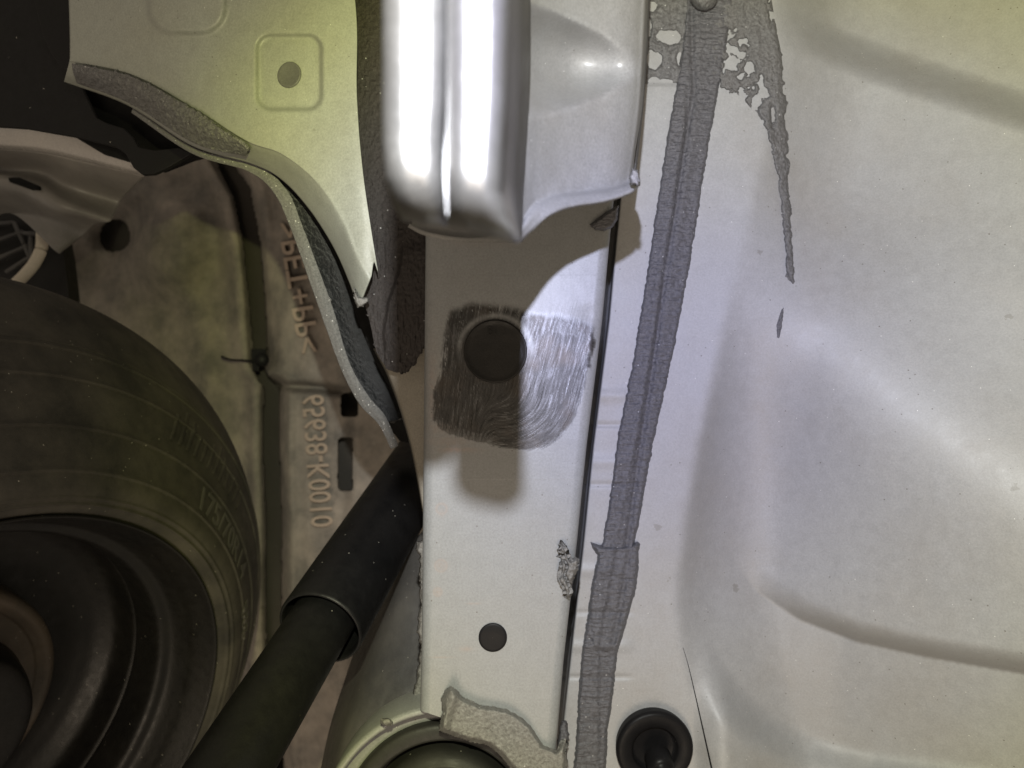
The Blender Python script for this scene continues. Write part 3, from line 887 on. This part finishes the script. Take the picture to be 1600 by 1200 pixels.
# foam, felt edge and the dark gap between
FELT_L = [(205, 176, .440), (300, 240, .425), (388, 268, .41), (428, 302, .405), (455, 360, .403), (480, 430, .404), (510, 515, .408), (535, 582, .414), (562, 632, .42), (592, 664, .43), (611, 702, .44)]
FELT_R = [(208, 168, .438), (306, 232, .423), (400, 256, .408), (448, 297, .402), (472, 352, .400), (494, 410, .401), (521, 484, .405), (546, 566, .411), (576, 619, .418), (602, 650, .428), (623, 696, .44)]
FELT_M = [((a[0] + b[0]) / 2, (a[1] + b[1]) / 2, (a[2] + b[2]) / 2 - .0018) for a, b in zip(FELT_L, FELT_R)]
o = loft('felt_strip', [FELT_L, FELT_M, FELT_R], 14, 260, MAT['felt'], None, lambda x, y: .0007 * fbm(x / 7, y / 7, 110), thick=.003)
tag(o, 'pale grey felt edge curving down beside the black foam', 'trim strip')
o = loft('foam_strip', [[(398, 258, .412), (446, 298, .408), (470, 352, .406), (492, 410, .408), (519, 484, .413), (544, 566, .42), (574, 622, .428), (604, 660, .44)],
                        [(412, 258, .418), (462, 300, .414), (494, 352, .413), (520, 410, .416), (542, 484, .424), (566, 560, .434), (596, 615, .445), (622, 655, .46)],
                        [(424, 262, .432), (474, 306, .430), (512, 366, .430), (538, 425, .436), (556, 490, .45), (582, 556, .465), (612, 610, .48), (636, 650, .49)]], 60, 240, MAT['foam'], None,
         lambda x, y: .0022 * fbm(x / 4, y / 4, 113) + .001 * fbm(x / 14, y / 14, 114), thick=.004)
tag(o, 'black fuzzy foam strip between the felt edge and the arch lip', 'foam')
o = loft('gap_dark_sheet', [[(395, 245, .46), (450, 300, .46), (490, 400, .47), (525, 520, .49), (565, 610, .51), (625, 690, .54)],
                          [(520, 245, .48), (600, 300, .48), (650, 400, .49), (690, 520, .51), (700, 610, .52), (720, 700, .54)]], 12, 40, MAT['cavity'])  # black sheet: the gap's darkness is put in as colour
tag(o, 'black sheet standing for the darkness of the gap behind the foam strip', 'shield')

# ------------------------------------------------------------------ dark sealant left of the rail
def dk_rel(px, py):
    g, s = pdist(px, py, [(628, 375), (624, 420), (606, 470), (598, 520), (600, 545)])
    v = g * s
    h = .0035 * s01((-v + 2) / 6) * s01((py - 370) / 30)
    return h + .0009 * fbm(px / 4, py / 22, 121) * s01((py - 300) / 100) + .0007 * fbm(px / 4, py / 4, 122)
o = loft('dark_sealant', [[(545, -200, .392), (545, 150, .390), (548, 300, .390), (556, 420, .392), (577, 500, .394), (588, 548, .396), (606, 578, .397)],
                          [(600, -200, .388), (602, 150, .388), (604, 300, .388), (612, 420, .390), (612, 500, .392), (616, 555, .394), (624, 582, .395)],
                          [(690, -200, .388), (690, 150, .388), (690, 300, .388), (690, 420, .390), (672, 500, .392), (655, 555, .394), (632, 582, .395)]], 110, 480, MAT['seal_brown'], None, dk_rel, thick=.002)
tag(o, 'brown-black streaked sealant filling the gap left of rail and bracket', 'sealant')

# ------------------------------------------------------------------ wheel
CW = np.array([-.3312, .450, -.2454]); NW = np.array([-1.8086, 1.0, .5904]); NW /= np.linalg.norm(NW)
wheel = thing('wheel', 'black steel wheel with dusty rubber tyre, lower left', 'wheel')
prof = [(.020, .166), (.008, .170), (.000, .1747), (-.004, .180), (-.006, .188), (-.0045, .196), (.002, .206)]
tp = [(.0136, .221), (.034, .246), (.062, .2716), (.090, .289), (.113, .297), (.136, .296), (.170, .287), (.188, .26), (.19, .20), (.18, .18)]
tpp = crs(np.array(prof + tp), 420)
for rr, h, w in ((.1835, .0011, .0008), (.188, .0007, .0007), (.2035, .0011, .0008), (.2265, .0012, .0008), (.2525, .0012, .0008), (.268, .0012, .0009), (.2705, .0006, .0006)):
    m = tpp[:, 0] < .10
    tpp[:, 0] -= m * 1.8 * h * gs((tpp[:, 1] - rr) / w)
lathe('tyre', tpp, CW, NW, MAT['rubber'], wheel, 360)
rim = lathe('rim', crs(np.array([(.030, .160), (.012, .166), (.004, .171), (-.001, .1745), (-.003, .1755), (-.0035, .174), (.001, .1715), (.012, .166), (.020, .163), (.030, .158), (.036, .1495), (.060, .148), (.064, .150), (.067, .148), (.085, .147), (.094, .140), (.100, .130), (.104, .110), (.104, .05)]), 150), CW, NW, MAT['steel_black'], wheel, 240)
uw = np.cross(NW, [0, 0, 1.0]); uw /= np.linalg.norm(uw); vw = np.cross(NW, uw)
def wheel_pt(a, r, th):
    return CW + a * NW + r * (np.cos(th)[..., None] * uw + np.sin(th)[..., None] * vw)
def th_of(px, py, r, a):
    th = np.linspace(0, 2 * math.pi, 3600)
    p = wheel_pt(a, r, th)
    q = np.hypot(800 + p[:, 0] / p[:, 1] * F - px, 600 - p[:, 2] / p[:, 1] * F - py)
    return th[q.argmin()]
def sidewall(r):
    m = (tpp[:, 1] > .186) & (tpp[:, 0] < .10)
    return np.interp(r, tpp[m, 1], tpp[m, 0])
def tyre_text(txt, px, py, r0, size, mat):
    co, fc = text_mesh(txt, .03, bold=.01)
    best = None
    for rq in np.linspace(.20, .28, 81):                       # the ring of the sidewall that passes through this spot
        p = wheel_pt(float(sidewall(rq)), rq, np.array([th_of(px, py, rq, float(sidewall(rq)))]))[0]
        q = math.hypot(800 + p[0] / p[1] * F - px, 600 - p[2] / p[1] * F - py)
        if best is None or q < best[0]: best = (q, rq)
    r0 = best[1]
    t0 = th_of(px, py, r0, float(sidewall(r0)))
    t1 = th_of(px + 8, py + 30, r0, float(sidewall(r0)))
    sgn = 1 if ((t1 - t0 + math.pi) % (2 * math.pi) - math.pi) > 0 else -1
    r = r0 + co[:, 1] * size
    th = t0 + sgn * co[:, 0] * size / r0
    a = sidewall(r) - .0006 - co[:, 2] * size * .5
    p = CW + a[:, None] * NW + r[:, None] * (np.cos(th)[:, None] * uw + np.sin(th)[:, None] * vw)
    mesh_obj('sidewall_lettering', p, fc, mat, wheel, smooth=False)
tyre_text('175/70R14', 306, 790, .25, .022, MAT['letter'])
tyre_text('88S', 366, 955, .25, .022, MAT['letter'])
# hatched shoulder ribs above the lettering
ta = th_of(262, 650, .25, float(sidewall(.25))); tb = th_of(345, 790, .25, float(sidewall(.25)))
dth = (tb - ta + math.pi) % (2 * math.pi) - math.pi
for k in range(12):
    th0 = ta + dth * (k + .2) / 12
    rs = np.linspace(.236, .256 + .006 * math.sin(k * 1.3), 8)
    tt = th0 + (rs - .236) * 1.6 * np.sign(dth)
    rows_ = []
    for off, hh in ((0, -.0005), (.0008, .0007), (.0040, .0007), (.0048, -.0005)):
        a = sidewall(rs) - hh
        th = tt + np.sign(dth) * off / .25
        rows_.append(CW + a[:, None] * NW + rs[:, None] * (np.cos(th)[:, None] * uw + np.sin(th)[:, None] * vw))
    grid_obj('sidewall_rib', np.stack(rows_), MAT['rubber'], wheel)
drum = thing('brake_drum', 'rusty brown brake drum and black hub inside the wheel', 'brake drum')
CD = CW + NW * .078
lathe('drum', crs(np.array([(.03, .094), (.01, .094), (.003, .0935), (.0, .091), (-.001, .087), (.002, .081), (.004, .075), (.004, .04)]), 60), CD, NW, MAT['rust'], drum, 160)
lathe('hub', crs(np.array([(-.01, .066), (-.028, .062), (-.034, .056), (-.036, .03), (-.036, .001)]), 50), CD, NW, MAT['steel_black'], drum, 120)

# ------------------------------------------------------------------ wheel-arch liner
CH = [(345, 245), (378, 300), (394, 380), (402, 470), (408, 560)]
CH2 = [(425, 612), (424, 700), (428, 800), (428, 960), (432, 1200)]
def lin_rel(px, py):
    h = .010 * fbm(px / 120, py / 160, 131) + .0015 * fbm(px / 18, py / 18, 132)
    a, sa = pdist(px, py, CH); b, sb = pdist(px, py, CH2)
    h = h - .020 * s01((22 - a) / 14) - .020 * s01((20 - b) / 12)
    h = h + .010 * gs((a - 30) / 12) + .008 * gs((b - 28) / 10)
    c, _ = pdist(px, py, [(405, 562), (408, 588), (432, 600), (428, 620)])
    h = h - .022 * gs(c / 9)
    c, _ = pdist(px, py, [(438, 603), (500, 606), (560, 616)])
    h = h - .022 * gs(c / 7)
    h = h + .045 * s01(1.35 - np.hypot((px - 262) / 62, (py - 392) / 72)) 
    h = h - .05 * gs(np.hypot((px - 182) / 26, (py - 372) / 24))
    h = h - .03 * gs(np.hypot((px - 150) / 40, (py - 420) / 36))
    h = h + .02 * s01((px - 425) / 30) * s01((560 - px) / 30)
    e = rrect(px, py, 540, 725, 12, 42, 6); h = h - .05 * s01(-e / 4)
    e = rrect(px, py, 545, 632, 13, 18, 6); h = h - .05 * s01(-e / 4)
    c, _ = pdist(px, py, [(300, 470), (330, 640), (350, 900)])
    h = h + .012 * gs(c / 26)
    c, _ = pdist(px, py, [(120, 255), (200, 300), (300, 330)])
    h = h + .02 * gs(c / 24)
    h = h - .006 * gs((py - 948) / 4) * s01((px - 405) / 10)
    return h
LIND = lambda px, py: np.interp(px, [-120, 150, 300, 400, 480, 560, 720], [.95, .95, .92, .88, .86, .855, .85]) - .04 * s01((420 - py) / 220)
xs = np.arange(-160, 730, 2.2); ys = np.arange(165, 1330, 2.2)
X, Y = np.meshgrid(xs, ys, indexing='ij')
liner = thing('wheel_liner', 'dusty brown moulded wheel-arch liner with embossed lettering behind the tyre', 'liner')
nz = 1.5 * fbm(X / 14, Y / 14, 135)
cut = pdist(X, Y, CH)[0] < np.interp(Y, [240, 300, 560], [8, 13, 9]) + nz
cut |= pdist(X, Y, CH2)[0] < np.interp(Y, [600, 700, 1200], [10, 11, 9]) + nz
cut |= pdist(X, Y, [(405, 575), (412, 592), (424, 606)])[0] < 7 + nz
cut |= (np.hypot((X - 180) / 1.0, (Y - 368) / 1.1) < 22 + nz)
cut |= (rrect(X, Y, 540, 725, 11, 40, 6) < nz) | (rrect(X, Y, 546, 632, 13, 18, 6) < nz)
fcs = grid_faces(*X.shape)
fcs = fcs[~cut.ravel()[fcs].any(1)]
o = mesh_obj('liner_shell', P(X, Y, LIND(X, Y) - lin_rel(X, Y)), fcs, MAT['liner'], liner)
back(o, .004)
xs2 = np.arange(-160, 730, 15.); ys2 = np.arange(165, 1330, 15.)
X2, Y2 = np.meshgrid(xs2, ys2, indexing='ij')
grid_obj('hole_shade_sheet', P(X2, Y2, LIND(X2, Y2) + .045), MAT['backing'], liner)  # added sheet whose dark colour shades the cut channel, hole and slots
def liner_text(txt, x0, y0, x1, y1, hpx):
    co, fc = text_mesh(txt, .12, bold=.012)
    wtot = co[:, 0].max() - co[:, 0].min(); hh = .72
    e1 = np.array([x1 - x0, y1 - y0]) / wtot
    u = e1 / np.hypot(*e1); up = np.array([-u[1], u[0]])                 # letter tops to the left: the marking is seen mirrored
    px = x0 + (co[:, 0] - co[:, 0].min()) * e1[0] + co[:, 1] / hh * hpx * up[0]
    py = y0 + (co[:, 0] - co[:, 0].min()) * e1[1] + co[:, 1] / hh * hpx * up[1]
    d = LIND(px, py) - lin_rel(px, py)
    d = np.minimum(d, np.median(d) + .01) - .0005 - np.where(co[:, 2] > 0, .013, -.004)
    mesh_obj('embossed_lettering', P(px, py, d), fc, MAT['letter_dust'], liner, smooth=False)
liner_text('>PET+PP<', 466, 345, 500, 548, 34)
liner_text('65638-K0010', 505, 616, 520, 822, 35)

# small clip with a wire on the liner
clip = thing('liner_clip', 'small dark clip with thin wire on the brown liner', 'clip')
plate('clip_body', [(392, 545), (414, 545), (414, 560), (404, 566), (404, 580), (394, 580)], .86, .006, MAT['black'], clip)
tube('clip_pin', [P(409, 562, .86), P(409, 562, .852)], .008, MAT['black'], clip, 16, 6)
tube('wire', [P(346, 557, .865), P(360, 562, .862), P(380, 563, .860), P(396, 564, .858)], .0013, MAT['black'], clip, 8, 20)

# ------------------------------------------------------------------ upper-left: shield, trim, housing, hose
o = plate('splash_shield', [(-120, -190), (40, -190), (66, 0), (98, 98), (124, 128), (133, 148), (150, 184), (168, 193), (192, 200), (208, 216), (216, 230), (240, 235), (278, 231), (300, 240), (262, 262), (240, 272), (222, 273),
        (208, 262), (196, 240), (182, 230), (120, 214), (40, 200), (-120, 190)], lambda x, y: .47 + .0001 * (300 - x), .004, MAT['black'])
tag(o, 'flat black shield with notched edge in the upper left corner', 'shield')
o = plate('notch_dark_plate', [(60, 60), (130, 112), (220, 150), (320, 222), (345, 238), (300, 250), (255, 268), (160, 240), (60, 180)], .505, .004, MAT['cavity'])  # black plate added so the open notch reads as a dark cavity
tag(o, 'black plate standing for the dark cavity in the notch under the gritty lip', 'plate')
o = plate('cavity_dark_sheet', [(40, -190), (300, -190), (250, -40), (180, 0), (150, 22), (118, 60), (104, 110), (60, 30)], .455, .003, MAT['black'], smooth_n=80)  # black sheet paints the dark of the open corner cavity
tag(o, 'black sheet standing for the dark cavity in the corner between shield and arch panel', 'cover')
tr = thing('trim_rail', 'grey plastic trim rail with bright edge above the tyre at left', 'trim')
loft('trim_band', [[(-120, 178, .60), (-20, 192, .60), (60, 194, .595), (130, 208, .59), (186, 226, .585), (206, 250, .583)],
                   [(-120, 190, .592), (-20, 203, .592), (60, 207, .587), (130, 220, .582), (190, 238, .578), (210, 258, .578)],
                   [(-120, 206, .594), (-20, 222, .594), (60, 228, .589), (130, 243, .584), (200, 262, .58), (220, 268, .58)],
                   [(-120, 216, .605), (-20, 230, .605), (60, 237, .60), (130, 251, .595), (205, 270, .59), (226, 274, .59)]], 30, 60, MAT['trim'], tr, thick=.003)
loft('lower_face', [[(-120, 214, .61), (-20, 230, .61), (60, 238, .605), (130, 253, .60), (226, 275, .60)],
                    [(-120, 240, .66), (-20, 262, .65), (60, 268, .64), (110, 290, .64), (190, 312, .66)],
                    [(-120, 250, .635), (-20, 270, .625), (48, 283, .62), (100, 315, .62), (172, 345, .64)],
                    [(-120, 268, .64), (-20, 290, .63), (40, 303, .625), (92, 332, .625), (150, 350, .65)],
                    [(-120, 330, .69), (-20, 330, .68), (30, 330, .67), (84, 344, .66), (130, 368, .67)],
                    [(-120, 345, .70), (-20, 340, .69), (24, 336, .68), (86, 392, .67), (96, 394, .68)]], 70, 90, MAT['trim_face'], tr, thick=.003)
plate('slot', [(12, 277), (30, 277), (60, 290), (60, 296), (48, 296), (14, 284)], .612, .004, MAT['cavity'], tr)
hs = thing('ribbed_housing', 'black ribbed plastic housing peeking out above the tyre at far left', 'housing')
plate('housing_shell', [(-120, 300), (20, 320), (52, 345), (90, 352), (100, 400), (108, 470), (-120, 470)], .76, .02, MAT['steel_black'], hs)
for a, b in (((-30, 352), (22, 348)), ((22, 348), (38, 382)), ((38, 382), (50, 410)), ((-30, 385), (36, 362)), ((-30, 415), (44, 384)), ((10, 425), (46, 402)), ((48, 362), (48, 410)), ((30, 364), (68, 367))):
    tube('rib', [P(*a, .752), P((a[0] + b[0]) / 2, (a[1] + b[1]) / 2, .750), P(*b, .752)], .0022, MAT['strut'], hs, 10, 10)
o = tube('hose', [P(66, 338, .74), P(66, 372, .735), P(64, 390, .735), (P(54, 411, .73)), P(40, 428, .728), P(24, 444, .73)], .0055, MAT['hose'], None, 16, 40)
tag(o, 'pale curved hose in front of the ribbed housing at far left', 'hose')

# ------------------------------------------------------------------ shock absorber and dark panel behind it
dm = thing('shock_absorber', 'black shock absorber with wide dust sleeve slanting down left of the rail', 'shock absorber')
S0 = P(500, 982, .42); S1 = P(652, 735, .58)
axd = (S1 - S0) / np.linalg.norm(S1 - S0)
lathe('dust_sleeve', [(.16, .0205), (.02, .0222), (.003, .0228), (.0, .0231), (-.0005, .0238), (.0, .0246), (.0015, .0250), (.05, .0249), (.12, .0246), (.34, .0240)], S0, axd, MAT['damper'], dm, 120)
B0 = S0 + axd * .10; B1 = S0 - axd * .20
tdir = (B1 - B0) / np.linalg.norm(B1 - B0)
lathe('lower_tube', [(0, .0172), (.02, .0178), (.10, .0182), (.20, .0184), (.30, .0186)], B0 + np.array([-.001, 0, .001]), tdir, MAT['damper'], dm, 96)
o = loft('side_cover', [[(612, 860, .60), (572, 965, .58), (536, 1070, .55), (512, 1150, .53), (490, 1260, .52)],
                        [(624, 860, .56), (588, 965, .54), (552, 1070, .51), (526, 1150, .49), (505, 1260, .48)],
                        [(640, 850, .53), (612, 965, .51), (582, 1070, .485), (556, 1150, .47), (540, 1260, .46)],
                        [(690, 800, .52), (690, 950, .50), (680, 1070, .475), (670, 1150, .465), (660, 1260, .46)]], 50, 70, MAT['strut'], None, lambda x, y: .001 * fbm(x / 30, y / 60, 140), thick=.003)
tag(o, 'dark grey curved cover between shock absorber and lower rail', 'cover')
def ls_h(px, py):
    sd = psdf(px, py, [(668, 842), (652, 846), (648, 858), (655, 872), (654, 900), (656, 940), (650, 985), (656, 1010), (650, 1060), (640, 1095), (640, 1120), (668, 1122)]) + 3 * fbm(px / 6, py / 7, 145)
    return .005 * s01(-sd / 5)
tag(patch('sealant_seam', (634, 836, 670, 1126), 1.4, ls_h, lambda x, y: 0 * x + .385, MAT['seal_pale'], clip=True),
    'ragged pale sealant seam along the lower left edge of the rail', 'sealant')

# ------------------------------------------------------------------ spring seat at the bottom
ss = thing('spring_seat', 'round silver cup edge with dark rubber ring at the bottom centre', 'spring seat')
CS = P(692, 1306, .352)
rr = lambda px: px / F * .352
nS = np.array([.02, -1, .12])
lathe('cup_rim', [(-.030, rr(199)), (.001, rr(197)), (.0028, rr(194)), (.0032, rr(190)), (.0024, rr(186)), (-.004, rr(184)), (-.0062, rr(181)), (-.0066, rr(172)), (-.010, rr(158)), (-.012, rr(140))], CS, nS, MAT['paint'], ss, 160)
lathe('rubber_ring', crs(np.array([(-.013, rr(166)), (-.006, rr(165)), (-.003, rr(160)), (-.0025, rr(145)), (-.004, rr(137)), (-.012, rr(134)), (-.012, rr(128)), (-.004, rr(122)), (.000, rr(108)), (.001, rr(90)), (.001, .001)]), 90), CS, nS, MAT['rubber_seat'], ss, 160)
FLAP = [(690, 1112), (688, 1092), (694, 1078), (703, 1070), (712, 1076), (726, 1090), (750, 1100), (790, 1106), (815, 1118), (830, 1132), (850, 1162), (868, 1170), (885, 1150), (888, 1190), (880, 1250), (828, 1250), (800, 1204), (780, 1180), (762, 1166), (735, 1160), (700, 1148), (686, 1142), (684, 1136)]
def flap_h(px, py):
    sd = psdf(px, py, FLAP) + 1.8 * fbm(px / 7, py / 7, 150)
    h = .0062 * s01(-sd / 9)
    a, s = pdist(px, py, [(710, 1074), (706, 1096), (696, 1120), (694, 1142)])
    h = h + .0035 * gs(a / 8)
    h = h + .0004 * fbm(px / 4, py / 4, 151)
    return np.where(sd < 0, np.maximum(h, .0002), -1)
tag(patch('sealant_flap', (676, 1062, 896, 1252), 1.4, flap_h, lambda x, y: 0 * x + RD - .0006 + .00001 * (x - 690), MAT['seal_pale'], clip=True, thick=.003),
    'thick grey sealant flap smeared over the bottom of the rail', 'sealant')
tag(patch('sealant_blob', (592, 1116, 618, 1140), 1.2, lambda x, y: .003 * s01(-(np.hypot((x - 604) / 1.6, (y - 1128)) - 7 + 2 * fbm(x / 4, y / 4, 155)) / 4), lambda x, y: 0 * x + .349, MAT['seal_pale'], clip=True),
    'glossy small sealant blob on the silver cup edge', 'sealant')

# torn crumb on the right edge of the rail, side dab below
CRUMB = [(872, 850), (880, 849), (886, 862), (890, 874), (900, 868), (907, 874), (904, 890), (898, 902), (893, 922), (890, 938), (884, 934), (878, 916), (870, 908), (876, 890), (876, 868)]
def crumb_h(px, py):
    sd = psdf(px, py, CRUMB) + 2.0 * fbm(px / 5, py / 5, 160)
    a, _ = pdist(px, py, [(880, 866), (886, 884), (882, 898), (890, 915)])
    return np.where(sd < 0, .0005 + .006 * s01(-sd / 6) - .005 * gs(a / 2.2) + .0016 * fbm(px / 5, py / 5, 161), -1)
tag(patch('sealant_crumb', (864, 842, 912, 944), 1.1, crumb_h, lambda x, y: 0 * x + RD - .001, MAT['seal_pale'], clip=True, thick=.003),
    'torn crumbly sealant scrap stuck on the right edge of the rail', 'sealant')
tag(patch('sealant_dab', (862, 1110, 896, 1260), 1.4,
      lambda x, y: .004 * s01(-(psdf(x, y, [(872, 1140), (876, 1124), (886, 1126), (890, 1150), (884, 1200), (884, 1255), (866, 1255), (868, 1180)]) + 2 * fbm(x / 5, y / 6, 165)) / 5),
      lambda x, y: 0 * x + .392, MAT['seal'], clip=True),
    'grey sealant dab beside the lower right corner of the rail', 'sealant')
